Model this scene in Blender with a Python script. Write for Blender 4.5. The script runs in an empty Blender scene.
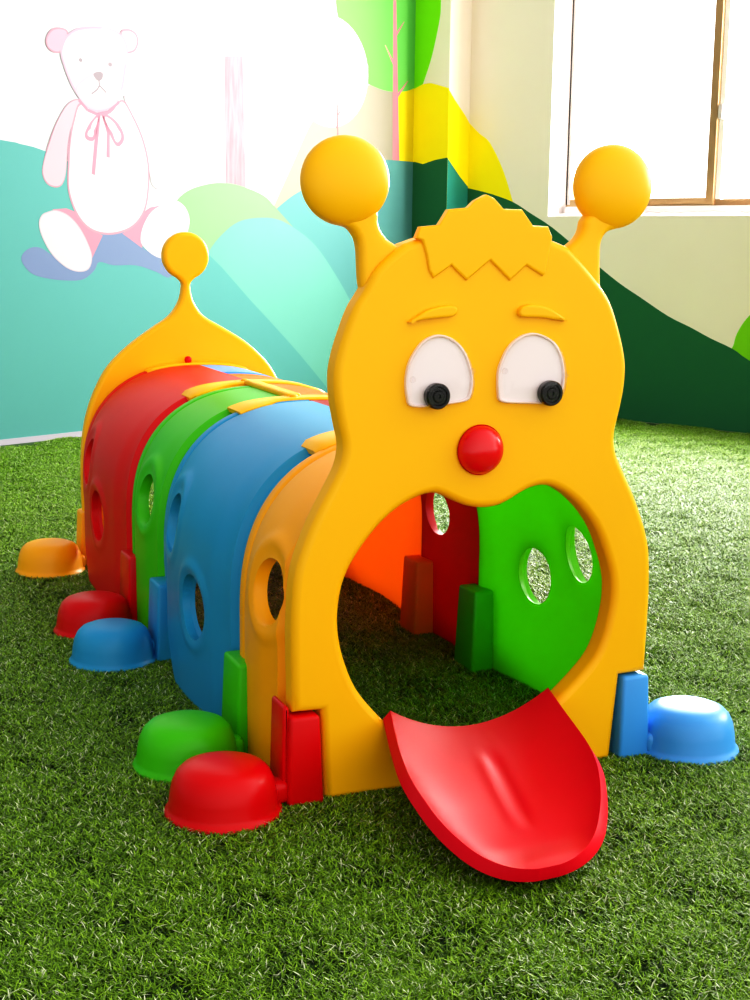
import bpy, bmesh, math, random
from mathutils import Vector, Matrix
random.seed(7)
SC = bpy.context.scene
COL = SC.collection
PI = math.pi

# ------------------------------------------------------------------ helpers
def srgb(r, g, b):
    f = lambda c: (c/255/12.92) if c/255 <= .04045 else ((c/255+.055)/1.055)**2.4
    return (f(r), f(g), f(b), 1)

def new_mat(name):
    m = bpy.data.materials.new(name); m.use_nodes = True
    nt = m.node_tree
    return m, nt, nt.nodes['Principled BSDF'], nt.nodes['Material Output']

def plastic(name, rgb, rough=.38, var=.06, trans=0.0, bump=.05, spec=.5):
    m, nt, b, out = new_mat(name)
    tc = nt.nodes.new('ShaderNodeTexCoord')
    n = nt.nodes.new('ShaderNodeTexNoise'); n.inputs['Scale'].default_value = 6; n.inputs['Detail'].default_value = 4
    nt.links.new(tc.outputs['Object'], n.inputs['Vector'])
    hsv = nt.nodes.new('ShaderNodeHueSaturation'); hsv.inputs['Color'].default_value = srgb(*rgb)
    mr = nt.nodes.new('ShaderNodeMapRange')
    mr.inputs['To Min'].default_value = 1-var; mr.inputs['To Max'].default_value = 1+var
    nt.links.new(n.outputs['Fac'], mr.inputs['Value']); nt.links.new(mr.outputs['Result'], hsv.inputs['Value'])
    nt.links.new(hsv.outputs['Color'], b.inputs['Base Color'])
    b.inputs['Roughness'].default_value = rough
    b.inputs['Specular IOR Level'].default_value = spec
    n2 = nt.nodes.new('ShaderNodeTexNoise'); n2.inputs['Scale'].default_value = 400; n2.inputs['Detail'].default_value = 2
    nt.links.new(tc.outputs['Object'], n2.inputs['Vector'])
    bp = nt.nodes.new('ShaderNodeBump'); bp.inputs['Strength'].default_value = bump; bp.inputs['Distance'].default_value = .001
    nt.links.new(n2.outputs['Fac'], bp.inputs['Height']); nt.links.new(bp.outputs['Normal'], b.inputs['Normal'])
    if trans:                                   # thin moulded plastic lets some daylight through
        tl = nt.nodes.new('ShaderNodeBsdfTranslucent'); nt.links.new(hsv.outputs['Color'], tl.inputs['Color'])
        mx = nt.nodes.new('ShaderNodeMixShader'); mx.inputs[0].default_value = trans
        nt.links.new(b.outputs[0], mx.inputs[1]); nt.links.new(tl.outputs[0], mx.inputs[2]); nt.links.new(mx.outputs[0], out.inputs['Surface'])
    return m

def paint(name, rgb, var=.03, rough=.75):
    if name.startswith(('bear_', 'wall_white', 'mural_teal', 'mural_mint', 'mural_pale', 'mural_mid', 'mural_cream_glare', 'mural_lime_lit', 'mural_pink', 'mural_faint', 'mural_yellow')):
        rgb = tuple(c*.83 for c in rgb)          # left-wall paints darkened in colour to offset the strong window light
    m, nt, b, out = new_mat(name)
    tc = nt.nodes.new('ShaderNodeTexCoord')
    n = nt.nodes.new('ShaderNodeTexNoise'); n.inputs['Scale'].default_value = 2.5; n.inputs['Detail'].default_value = 6
    nt.links.new(tc.outputs['Object'], n.inputs['Vector'])
    hsv = nt.nodes.new('ShaderNodeHueSaturation'); hsv.inputs['Color'].default_value = srgb(*rgb)
    mr = nt.nodes.new('ShaderNodeMapRange')
    mr.inputs['To Min'].default_value = 1-var; mr.inputs['To Max'].default_value = 1+var
    nt.links.new(n.outputs['Fac'], mr.inputs['Value']); nt.links.new(mr.outputs['Result'], hsv.inputs['Value'])
    nt.links.new(hsv.outputs['Color'], b.inputs['Base Color'])
    b.inputs['Roughness'].default_value = rough; b.inputs['Specular IOR Level'].default_value = .25
    return m

def link(name, me, mats, parent=None, angle=35):
    o = bpy.data.objects.new(name, me); COL.objects.link(o)
    for m in (mats if isinstance(mats, (list, tuple)) else [mats]): me.materials.append(m)
    if parent: o.parent = parent
    if angle is not None:
        me.shade_smooth(); me.set_sharp_from_angle(angle=math.radians(angle))
    return o

def from_bm(name, bm, mats, parent=None, angle=35, recalc=True):
    if recalc: bmesh.ops.recalc_face_normals(bm, faces=bm.faces)
    me = bpy.data.meshes.new(name); bm.to_mesh(me); bm.free()
    return link(name, me, mats, parent, angle)

def weighted(o):
    w = o.modifiers.new('weighted normals', 'WEIGHTED_NORMAL'); w.keep_sharp = True; w.weight = 80
    return o

def empty(name, loc=(0, 0, 0), parent=None):
    o = bpy.data.objects.new(name, None); COL.objects.link(o); o.location = loc; o.empty_display_size = .1
    if parent: o.parent = parent
    return o

def tag(o, label=None, cat=None, group=None, kind=None):
    for k, v in (('label', label), ('category', cat), ('group', group), ('kind', kind)):
        if v: o[k] = v
    return o

def crom(pts, n=6, closed=False):
    """Catmull-Rom resample of a 2D point list."""
    out = []; N = len(pts)
    for i in range(N if closed else N-1):
        g = (lambda j: pts[j % N]) if closed else (lambda j: pts[min(max(j, 0), N-1)])
        p0, p1, p2, p3 = g(i-1), g(i), g(i+1), g(i+2)
        for k in range(n):
            t = k/n
            out.append(tuple(.5*((2*p1[a])+(-p0[a]+p2[a])*t+(2*p0[a]-5*p1[a]+4*p2[a]-p3[a])*t*t+(-p0[a]+3*p1[a]-3*p2[a]+p3[a])*t**3) for a in range(len(p1))))
    if not closed: out.append(tuple(pts[-1]))
    return out

def slab(name, loops, y0, y1, bevel, mat, parent=None, res=4):
    """A plate in the XZ plane between depth y0 and y1 with rounded edges; loops[0] is the outline, the rest are holes."""
    cu = bpy.data.curves.new(name, 'CURVE'); cu.dimensions = '2D'; cu.fill_mode = 'BOTH'
    cu.extrude = max((y1-y0)/2-bevel, .0001); cu.bevel_depth = bevel; cu.bevel_resolution = res; cu.offset = -bevel
    for lp in loops:
        s = cu.splines.new('POLY'); s.points.add(len(lp)-1); s.use_cyclic_u = True
        for p, q in zip(s.points, lp): p.co = (q[0], q[1], 0, 1)
    tmp = bpy.data.objects.new('tmp', cu); COL.objects.link(tmp)
    dg = bpy.context.evaluated_depsgraph_get()
    me = bpy.data.meshes.new_from_object(tmp.evaluated_get(dg))
    bpy.data.objects.remove(tmp)
    bm = bmesh.new(); bm.from_mesh(me); bpy.data.meshes.remove(me)
    bmesh.ops.remove_doubles(bm, verts=bm.verts, dist=.00005)
    ym = (y0+y1)/2
    for v in bm.verts: v.co = (v.co.x, ym-v.co.z, v.co.y)
    if mat is None:
        bmesh.ops.recalc_face_normals(bm, faces=bm.faces); return bm
    return weighted(from_bm(name, bm, mat, parent, 50))

def lathe_bm(prof, n=48, M=None, bm=None):
    """prof: (r, h) pairs about the local Z axis."""
    bm = bm or bmesh.new(); rings = []
    M = M or Matrix()
    for r, h in prof:
        if r < 1e-6: rings.append([bm.verts.new(M @ Vector((0, 0, h)))])
        else: rings.append([bm.verts.new(M @ Vector((r*math.cos(2*PI*i/n), r*math.sin(2*PI*i/n), h))) for i in range(n)])
    for a, b in zip(rings, rings[1:]):
        for i in range(n):
            j = (i+1) % n
            f = [a[i % len(a)], a[j % len(a)], b[j % len(b)], b[i % len(b)]]
            f2 = [x for k, x in enumerate(f) if x not in f[:k]]
            if len(f2) >= 3:
                try: bm.faces.new(f2)
                except ValueError: pass
    return bm

def box_bm(x0, x1, y0, y1, z0, z1, bev=.0, taper=0, seg=3, bm=None):
    b2 = bmesh.new()
    bmesh.ops.create_cube(b2, size=1)
    for v in b2.verts:
        top = v.co.z > 0
        x = x0 if v.co.x < 0 else x1; y = y0 if v.co.y < 0 else y1
        if top and taper:
            x += taper if v.co.x < 0 else -taper; y += taper if v.co.y < 0 else -taper
        v.co = (x, y, z1 if top else z0)
    if bev: bmesh.ops.bevel(b2, geom=list(b2.edges), offset=bev, segments=seg, profile=.5, affect='EDGES')
    if bm is None: return b2
    me = bpy.data.meshes.new('t'); b2.to_mesh(me); b2.free(); bm.from_mesh(me); bpy.data.meshes.remove(me)
    return bm

# ------------------------------------------------------------------ materials
YEL = plastic('yellow_plastic', (255, 186, 0), .42, .02, spec=.3)
YEL2 = plastic('amber_plastic', (254, 172, 0), .42, .03, spec=.35)
ORA = plastic('orange_plastic', (255, 165, 50), .42, .03, .5)
RED = plastic('red_plastic', (216, 2, 14), .30, .05, spec=.25)
REDS = plastic('tongue_red_plastic', (218, 0, 34), .42, .05, spec=.14)
REDP = plastic('segment_red_plastic', (224, 16, 24), .42, .05, spec=.3)
REDT = plastic('translucent_red_plastic', (205, 10, 24), .42, .05, .4)
GRN = plastic('green_plastic', (74, 196, 0), .40, .05, spec=.35)
GRNS = plastic('segment_green_plastic', (124, 206, 14), .40, .05, .62)
BLU = plastic('blue_plastic', (42, 150, 202), .40, .05, spec=.35)
BLUL = plastic('light_blue_plastic', (70, 156, 232), .38, .05)
BLK = plastic('black_plastic', (14, 13, 13), .25, .02)
RIMM = plastic('clear_rim', (250, 226, 220), .15, .02, bump=0, spec=.8)
NOSE = plastic('nose_red', (226, 10, 22), .22, .02, bump=0)
EYEW = plastic('eye_white', (250, 236, 234), .35, .02, bump=0)
m, nt, b, out = new_mat('clear_plastic')
tr = nt.nodes.new('ShaderNodeBsdfTransparent'); tr.inputs['Color'].default_value = (.97, .95, .95, 1)
gl = nt.nodes.new('ShaderNodeBsdfGlossy'); gl.inputs['Roughness'].default_value = .08
lw_ = nt.nodes.new('ShaderNodeLayerWeight'); lw_.inputs['Blend'].default_value = .5; pw_ = nt.nodes.new('ShaderNodeMath'); pw_.operation = 'POWER'; pw_.inputs[1].default_value = 4; nt.links.new(lw_.outputs['Facing'], pw_.inputs[0]); fr = nt.nodes.new('ShaderNodeMath'); fr.operation = 'MULTIPLY_ADD'; fr.inputs[1].default_value = .7; fr.inputs[2].default_value = .035; nt.links.new(pw_.outputs[0], fr.inputs[0])
mx = nt.nodes.new('ShaderNodeMixShader')
nt.links.new(fr.outputs[0], mx.inputs[0]); nt.links.new(tr.outputs[0], mx.inputs[1]); nt.links.new(gl.outputs[0], mx.inputs[2]); nt.links.new(mx.outputs[0], out.inputs['Surface'])
CLEAR = m

# ================================================================== THE CATERPILLAR TUNNEL
T = empty('caterpillar_tunnel', (0, 1.05, 0))
tag(T, 'yellow faced caterpillar crawl tunnel with red tongue and multicoloured body on artificial grass', 'play tunnel')
T_INV = Matrix.Translation((0, -1.05, 0))
def P(o):
    """hang a part built in world coordinates under the tunnel"""
    o.parent = T; o.matrix_parent_inverse = T_INV; return o

TAILY = 2.17
# ---- head panel
right = [(.258, .988), (.278, .957), (.296, .912), (.310, .867), (.3155, .830), (.313, .786), (.304, .739), (.297, .709), (.2965, .684), (.304, .655), (.323, .618), (.347, .574), (.368, .528), (.385, .482), (.394, .437), (.398, .366), (.398, .30), (.3965, .236)]
cap_r = [(.176, 1.074), (.201, 1.052), (.230, 1.024)]
hair_top = [(-.153, 1.086), (-.144, 1.107), (-.106, 1.111), (-.087, 1.140), (-.047, 1.144), (-.033, 1.157), (-.009, 1.169), (.007, 1.163), (.028, 1.143), (.067, 1.143), (.092, 1.113), (.125, 1.112), (.135, 1.092)]
rs = crom(cap_r+[(x+.0055, z) for x, z in right], 5)+[(.401, .187), (.338, .185), (.323, .0)]
ls = [(-x+.006, z) for x, z in crom([(.178, 1.076), (.205, 1.056), (.236, 1.026)]+right, 5)]+[(-.390, .187), (-.332, .185), (-.323, .0)]
crest = crom([(-.172, 1.076), (-.12, 1.092), (-.06, 1.101), (0, 1.104), (.06, 1.101), (.12, 1.092), (.176, 1.074)], 4)[1:-1]
outline = ls[::-1]+crest+rs
mouth = crom([(-.183, .127), (-.228, .172), (-.265, .221), (-.288, .274), (-.301, .325), (-.304, .375), (-.296, .428), (-.278, .471), (-.249, .512), (-.213, .551), (-.176, .578), (-.142, .593), (-.117, .599), (-.096, .597), (-.07, .585), (-.039, .571), (-.004, .564), (.027, .565), (.053, .573), (.08, .587), (.106, .598), (.135, .602), (.165, .594), (.198, .574), (.232, .543), (.263, .502), (.284, .456), (.301, .406), (.306, .363), (.302, .32), (.29, .272), (.271, .231), (.239, .195), (.2, .16), (.15, .122), (.08, .094), (0, .084), (-.08, .088), (-.14, .105)], 3, True)
mouth = [(x+.006, z) for x, z in mouth]
head = P(slab('head_panel', [outline, mouth], 0, .06, .016, YEL))
tag(head, 'yellow face panel with round mouth opening')

def sub(o):
    o.parent = head; return o
# hair: raised zig-zag relief
hair_low = [(.129, 1.058), (.124, 1.024), (.117, 1.017), (.080, 1.037), (.046, 1.008), (.002, 1.046), (-.047, 1.008), (-.080, 1.036), (-.116, 1.012), (-.126, 1.027), (-.132, 1.056), (-.141, 1.082)]
sub(slab('hair_relief', [hair_top+hair_low], -.006, .016, .005, YEL, res=2))
# eyebrows
for pts in ([(-.167, .930), (-.150, .942), (-.130, .953), (-.105, .960), (-.080, .962), (-.069, .957), (-.069, .947), (-.080, .940), (-.105, .938), (-.135, .935)],
            [(.064, .947), (.069, .957), (.088, .963), (.120, .959), (.147, .947), (.171, .931), (.150, .932), (.114, .937), (.080, .938), (.068, .940)]):
    sub(slab('eyebrow', [crom(pts, 4, True)], -.013, .02, .0052, YEL, res=3))
# eyes
EL = crom([(-.156, .772), (-.165, .79), (-.168, .821), (-.163, .851), (-.152, .873), (-.136, .893), (-.119, .903), (-.1, .907), (-.078, .902), (-.058, .889), (-.043, .869), (-.032, .843), (-.027, .817), (-.030, .791), (-.040, .779), (-.072, .774), (-.117, .770)], 4, True)
ER = crom([(.036, .775), (.028, .795), (.027, .831), (.034, .855), (.046, .878), (.063, .895), (.083, .905), (.103, .908), (.124, .903), (.146, .892), (.161, .873), (.171, .849), (.175, .817), (.171, .791), (.159, .773), (.139, .768), (.085, .770)], 4, True)
def dome_cover(loop, cx, cz, depth):
    bm = bmesh.new(); rings = []
    for k in range(5):
        f = [1, .97, .93, .9, .6][k]; y = [-.0005, -depth*.6, -depth*.9, -depth, -depth*1.06][k]
        rings.append([bm.verts.new((cx+(x-cx)*f, y, cz+(z-cz)*f)) for x, z in loop])
    for a, c in zip(rings, rings[1:]):
        for i in range(len(a)):
            bm.faces.new((a[i], a[(i+1) % len(a)], c[(i+1) % len(a)], c[i]))
    bm.faces.new(rings[-1])
    return bm
for loop, cx, cz, pu, screws in ((EL, -.097, .835, (-.109, .791), ((-.161, .824), (-.036, .837))), (ER, .101, .835, (.136, .790), ((.033, .836), (.168, .824)))):
    loop = [(x-.003, z) for x, z in loop]; cx -= .003
    e = sub(slab('eye', [loop], -.004, .02, .003, EYEW, res=2)); tag(e, 'white eye')
    pb = lathe_bm([(0, .0), (.0235, .0), (.025, -.004), (.025, -.016), (.0225, -.0195), (.018, -.0195), (.0165, -.017), (.012, -.017), (.010, -.0195), (.004, -.0195), (.003, -.017), (0, -.017)], 40, Matrix.Translation((pu[0], -.005, pu[1])) @ Matrix.Rotation(-PI/2, 4, 'X') @ Matrix.Scale(1, 4))
    po = from_bm('pupil', pb, BLK, e); tag(po, 'round black pupil')
    rim_in = [(cx+(x-cx)*.93, cz+(z-cz)*.93) for x, z in loop]
    from_bm('eye_rim', slab('eye_rim', [loop, rim_in], -.009, .0, .0022, None, res=2), RIMM, e, 60)
    c = from_bm('eye_cover', dome_cover(loop, cx, cz, .027), CLEAR, e, 60); tag(c, 'clear plastic dome')
    for sx, sz in screws:
        from_bm('screw', lathe_bm([(0, .0), (.0055, 0), (.0065, -.003), (.005, -.006), (.002, -.0065), (0, -.005)], 20, Matrix.Translation((sx, -.020, sz)) @ Matrix.Rotation(-PI/2, 4, 'X')), CLEAR, e)
for eo in [o for o in head.children if o.name.startswith('eye') and not o.name.startswith('eyebrow')]:
    for c in eo.children:
        if c.name.startswith('pupil'):  # face the pupil discs forwards
            for v in c.data.vertices:
                if v.co.y > -.005: v.co.y = -.010-v.co.y
        if c.name.startswith('screw'):
            for v in c.data.vertices: v.co.y = -.04-v.co.y
# nose
prof = [(.050, .004)]+[(.0485*math.cos(a), .002+.036*math.sin(a)) for a in [i*PI/2/12 for i in range(12)]]+[(0, .038)]
n = sub(from_bm('nose', lathe_bm(prof, 48, Matrix.Translation((-.0085, 0, .682)) @ Matrix.Rotation(PI/2, 4, 'X')), NOSE)); tag(n, 'glossy red dome nose')
# antennae: stalk and rounded ball in one mesh
for side, cx, cz, inner, outer in (
        (-1, -.280, 1.188, [(-.245, 1.165), (-.236, 1.140), (-.232, 1.128), (-.232, 1.115), (-.226, 1.099), (-.213, 1.084), (-.200, 1.076), (-.187, 1.070), (-.165, 1.073)],
         [(-.255, .975), (-.263, 1.000), (-.266, 1.036), (-.268, 1.065), (-.274, 1.086), (-.288, 1.102), (-.310, 1.110), (-.330, 1.125)]),
        (1, .290, 1.192, [(.240, 1.165), (.222, 1.142), (.212, 1.130), (.207, 1.122), (.204, 1.106), (.193, 1.089), (.170, 1.070), (.160, 1.055)],
         [(.253, .985), (.250, 1.020), (.249, 1.053), (.249, 1.078), (.254, 1.094), (.266, 1.105), (.290, 1.112), (.322, 1.125)])):
    inner = [(x+.014, z) for x, z in inner]; outer = [(x+.013, z) for x, z in outer]
    stalk = crom(inner, 4)
    lo = [(-.16, 1.02), (-.22, .955)] if side < 0 else [(.16, 1.0), (.22, .955)]
    poly = stalk+lo+crom(outer, 4)+[(cx, cz+.03)]
    bm = slab('antenna', [poly], .018, .060, .014, None, res=3)
    sph = bmesh.new(); bmesh.ops.create_uvsphere(sph, u_segments=48, v_segments=28, radius=1)
    for v in sph.verts:
        x, y, z = v.co
        rr = math.hypot(x, z)
        s = 1+.0*rr
        v.co = (cx+x*.0855*s, .038+math.copysign(abs(y)**.8, y)*.043, cz+z*.082*s)
    me = bpy.data.meshes.new('t'); sph.to_mesh(me); sph.free(); bm.from_mesh(me); bpy.data.meshes.remove(me)
    a = sub(from_bm('antenna', bm, YEL, None, 50))
    a['label'] = 'yellow antenna with round ball tip'

# ---- tail panel
tc_ = -.022
tl = [(-.349, 0), (-.354, .087), (-.358, .224), (-.358, .325), (-.352, .424), (-.336, .507), (-.306, .588), (-.261, .665), (-.190, .734), (-.120, .786), (-.058, .828), (-.024, .876), (-.0135, .920), (-.0150, .938), (-.028, .952)]
th = 30
ball = [(math.cos(a)*.078, 1.026+math.sin(a)*.078) for a in [math.radians(-112-(i*316/th)) for i in range(th+1)]]
tl2 = crom([tl[0], tl[1]]+tl[2:], 5)
half = [(x, z) for x, z in tl2]
rk = lambda z: .024*sstep(.84, .72, z)
def sstep(a, b, x):
    t = min(max((x-a)/(b-a), 0), 1); return t*t*(3-2*t)
tail_out = [(x+tc_-.004*sstep(.8, .7, z), z) for x, z in half]+[(x+tc_, z) for x, z in ball]+[(-x+tc_+rk(z), z) for x, z in half[::-1]]
tail_hole = [(tc_+.27*math.cos(a), .30+.24*math.sin(a)) for a in [2*PI*i/48 for i in range(48)]]
tail = P(slab('tail_panel', [tail_out, tail_hole], TAILY, TAILY+.05, .014, YEL)); tag(tail, 'yellow tail panel with a single ball topped spike')
kb = lathe_bm([(0, .016), (.006, .015), (.011, .010), (.0125, .003), (.011, -.004), (.006, -.009), (.004, -.012), (.004, -.03), (0, -.03)], 24, Matrix.Translation((-.030, TAILY-.03, .681)))
k_ = from_bm('knob', kb, RED, tail); tag(k_, 'small red knob')

# ---- arch segments
ZS, ZT, NE = .29, .662, 2.5
ARC = []
def arch_pt(u):
    """outer reference arch, u 0 (ground) .. 1 (ridge); right-hand side, returns point and normal in (x, z)"""
    if u < .36: return (.378, ZS*u/.36), (1, 0)
    a = (u-.36)/.64*PI/2
    c, s = max(math.cos(a), 0), max(math.sin(a), 0)
    x = .378*c**(2/NE); z = ZS+(ZT-ZS)*s**(2/NE)
    nx = (x/.378)**(NE-1)/.378; nz = ((z-ZS)/(ZT-ZS))**(NE-1)/(ZT-ZS)
    l = math.hypot(nx, nz)
    return (x, z), (nx/l, nz/l)
# even arc-length table
_raw = [arch_pt(i/2000) for i in range(2001)]
_d = [0]
for i in range(1, 2001): _d.append(_d[-1]+math.hypot(_raw[i][0][0]-_raw[i-1][0][0], _raw[i][0][1]-_raw[i-1][0][1]))
ARCLEN = _d[-1]
def arch_s(s):
    lo, hi = 0, 2000
    while lo < hi:
        mid = (lo+hi)//2
        if _d[mid] < s*ARCLEN: lo = mid+1
        else: hi = mid
    return _raw[lo]
def sstep(a, b, x):
    t = min(max((x-a)/(b-a), 0), 1); return t*t*(3-2*t)

def segment(side, y0, y1, mat, holes, corner):
    NU, NV = 130, (64 if y1-y0 > .5 else 40)
    ln = y1-y0
    bulge = .034 if ln > .5 else .012
    thick = .021
    def off(y, z, x):
        d0, d1 = y-y0, y1-y
        mid = math.sin(PI*min(max((y-y0)/ln, 0), 1))
        o = -.006+.014*sstep(.0455, .0535, d0)-.004*math.exp(-((d0-.040)/.006)**2)                       # stepped near flange
        o += bulge*mid*sstep(0, .12, d1)*sstep(.03, .15, d0)*sstep(0.66, .40, z)
        o -= .007*math.exp(-((d1-.052)/.006)**2)                   # groove before the far lip
        o -= .012*sstep(.014, 0, d1)                               # rounded far lip
        for hy, hz, ry, rz in holes:                               # swollen rim about each hole
            q = math.hypot((y-hy)/ry, (z-hz)/rz)
            if q < 2.4:
                up = .55+.45*max(0, (z-hz)/rz/max(q, .01))
                o += .007*up*math.exp(-((q-1.42)/.22)**2)-.003*sstep(1.3, .9, q)
        return o
    bm = bmesh.new(); outer = []; inner = []
    vs = sorted(set([round(i/NV, 5) for i in range(NV+1) if .075 < ln*i/NV < ln-.075]+[round(d/ln, 5) for d in (0, .01, .02, .032, .040, .044, .0475, .051, .0545, .058, .064, .072)]+[round(1-d/ln, 5) for d in (0, .003, .007, .011, .016, .025, .034, .041, .046, .050, .0535, .057, .062, .070)]))
    NV = len(vs)-1
    # tighten the rows about the flanges
    for i in range(NU+1):
        (x, z), (nx, nz) = arch_s(i/NU)
        ye = y1
        if corner and z < .26: ye = y1-.20*(1-z/.26)**2.2
        ro, ri = [], []
        for v in vs:
            y = y0+(ye-y0)*v
            o = off(y if ye == y1 else y0+ln*v if False else y, z, x)
            if corner and z < .26: o -= .02*sstep(.05, 0, ye-y)*(1-z/.26)
            ro.append(bm.verts.new((side*(x+nx*o), y, z+nz*o)))
            oi = -thick+(1.0*(bulge*math.sin(PI*v)*sstep(.66, .40, z)))
            ri.append(bm.verts.new((side*(x+nx*oi) if i < NU else 0, y, z+nz*oi)))
        if i == NU:
            for q in ro: q.co.x = 0
        outer.append(ro); inner.append(ri)
    for i in range(NU):
        for j in range(NV):
            bm.faces.new((outer[i][j], outer[i+1][j], outer[i+1][j+1], outer[i][j+1]))
            bm.faces.new((inner[i][j], inner[i][j+1], inner[i+1][j+1], inner[i+1][j]))
        bm.faces.new((outer[i][0], inner[i][0], inner[i+1][0], outer[i+1][0]))
        bm.faces.new((outer[i][NV], outer[i+1][NV], inner[i+1][NV], inner[i][NV]))
    for j in range(NV):
        bm.faces.new((outer[0][j], outer[0][j+1], inner[0][j+1], inner[0][j]))
        bm.faces.new((outer[NU][j], inner[NU][j], inner[NU][j+1], outer[NU][j+1]))
    bmesh.ops.recalc_face_normals(bm, faces=bm.faces)
    me = bpy.data.meshes.new('tunnel_segment'); bm.to_mesh(me); bm.free()
    o = bpy.data.objects.new('tunnel_segment', me); COL.objects.link(o)
    # cut the round windows with flared cutters
    cutters = []
    for hy, hz, ry, rz in holes:
        cb = bmesh.new()
        prof = [(0, .22), (.94, .22), (.95, .30), (.97, .365), (1.0, .380), (1.06, .392), (1.16, .400), (1.16, .5), (0, .5)]
        M = Matrix.Translation((0, hy, hz)) @ Matrix(((0, 0, side, 0), (ry, 0, 0, 0), (0, rz, 0, 0), (0, 0, 0, 1)))
        lathe_bm(prof, 40, M, cb); bmesh.ops.recalc_face_normals(cb, faces=cb.faces)
        cm = bpy.data.meshes.new('cut'); cb.to_mesh(cm); cb.free()
        co = bpy.data.objects.new('cut', cm); COL.objects.link(co); cutters.append(co)
        md = o.modifiers.new('b', 'BOOLEAN'); md.operation = 'DIFFERENCE'; md.object = co; md.solver = 'EXACT'
    if cutters:
        dg = bpy.context.evaluated_depsgraph_get()
        me2 = bpy.data.meshes.new_from_object(o.evaluated_get(dg)); o.modifiers.clear(); o.data = me2; bpy.data.meshes.remove(me)
        for co in cutters:
            cm = co.data; bpy.data.objects.remove(co); bpy.data.meshes.remove(cm)
        me = me2; me.name = 'tunnel_segment'
    me.materials.clear(); me.materials.append(mat)
    for p in me.polygons: p.material_index = 0
    me.shade_smooth(); me.set_sharp_from_angle(angle=math.radians(38))
    return P(o)

HR = (.070, .066)
S1, S2, S3 = .385, 1.06, 1.435
R1, R2, R3 = .715, 1.075, 1.79
segs = [
    (-1, .055, S1, YEL2, [(.175, .388)], False, 'amber yellow half arch behind the face'),
    (-1, S1, S2, BLU, [(.645, .240), (.885, .398)], True, 'blue half arch'),
    (-1, S2, S3, GRN, [(1.235, .392)], False, 'green half arch'),
    (-1, S3, TAILY, REDP, [(1.755, .250), (1.955, .390)], True, 'red half arch in front of the tail panel'),
    (1, .055, R1, GRNS, [(.475, .290), (.255, .392)], False, 'green half arch seen through the mouth'),
    (1, R1, R2, REDT, [(.985, .356)], False, 'red half arch seen through the mouth'),
    (1, R2, R3, ORA, [(1.55, .290), (1.34, .392)], False, 'orange half arch seen through the mouth'),
    (1, R3, TAILY, BLUL, [(2.0, .388)], False, None)]
for sd, a, b_, mt, hs, cr, lb in segs:
    o = segment(sd, a, b_, mt, [(h[0], h[1], HR[0], HR[1]) for h in hs], cr)
    if lb: o['label'] = lb

# ---- yellow connector straps over the ridge
def strap(name, yc, xa, xb, w0, w1, lift=.010, th=.014, yshift=None):
    """curved strap following the arch from x=xa to x=xb at depth yc"""
    bm = bmesh.new(); top = []; bot = []
    N = 26
    def on_arch(x):
        ax = abs(x)
        z = ZS+(ZT-ZS)*(max(0, 1-(ax/.378)**NE))**(1/NE)
        nx = (ax/.378)**(NE-1)/.378; nz = ((z-ZS)/(ZT-ZS))**(NE-1)/(ZT-ZS); l = math.hypot(nx, nz)
        return z, math.copysign(nx/l, x), nz/l
    for i in range(N+1):
        f = i/N; x = xa+(xb-xa)*f
        z, nx, nz = on_arch(x)
        # wide pad at the far ends, narrower towards the ridge
        e = abs(x)/max(abs(xa), abs(xb))
        w = w1+(w0-w1)*sstep(.35, .8, e)
        e2 = sstep(1.0, .93, e)
        w *= .75+.25*e2
        yo = yc+(yshift(x) if yshift else 0)
        hh = lift+.004*e2
        rt = []
        for wy, dh in ((-w, -.004), (-w*.86, 0), (w*.86, 0), (w, -.004)):
            rt.append(bm.verts.new((x+nx*(hh+dh), yo+wy, z+nz*(hh+dh))))
        rb = [bm.verts.new((x+nx*(hh-th), yo+wy, z+nz*(hh-th))) for wy in (w, w*.86, -w*.86, -w)]
        top.append(rt+rb)
    for a, c in zip(top, top[1:]):
        for j in range(8): bm.faces.new((a[j], a[(j+1) % 8], c[(j+1) % 8], c[j]))
    bm.faces.new(top[0]); bm.faces.new(top[-1][::-1])
    return bm
for yc, xa, xb in ((S1+.04, -.210, .205), (S2-.005, -.190, .205), (S3+.060, -.205, .20)):
    o = P(from_bm('connector_strap', strap('c', yc, xa, xb, .062, .034), YEL, None, 40))
    o['label'] = 'yellow strap joining two segments across the ridge'
    from_bm('bolt', lathe_bm([(0, .010), (.006, .010), (.010, .008), (.012, .003), (.012, 0)], 20, Matrix.Translation((-.03, yc, ZT+.010))), YEL2, o)
o = P(from_bm('connector_strap', strap('c', TAILY-.03, -.17, .17, .03, .03), YEL, None, 40))
o['label'] = 'yellow strap against the tail panel'
# strap lying along the ridge over the green segment
bm = box_bm(-.042, -.004, S2+.01, S3+.03, ZT+.004, ZT+.020, .006)
P(from_bm('ridge_strap', bm, YEL))['label'] = 'yellow strap along the ridge of the green segment'

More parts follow.
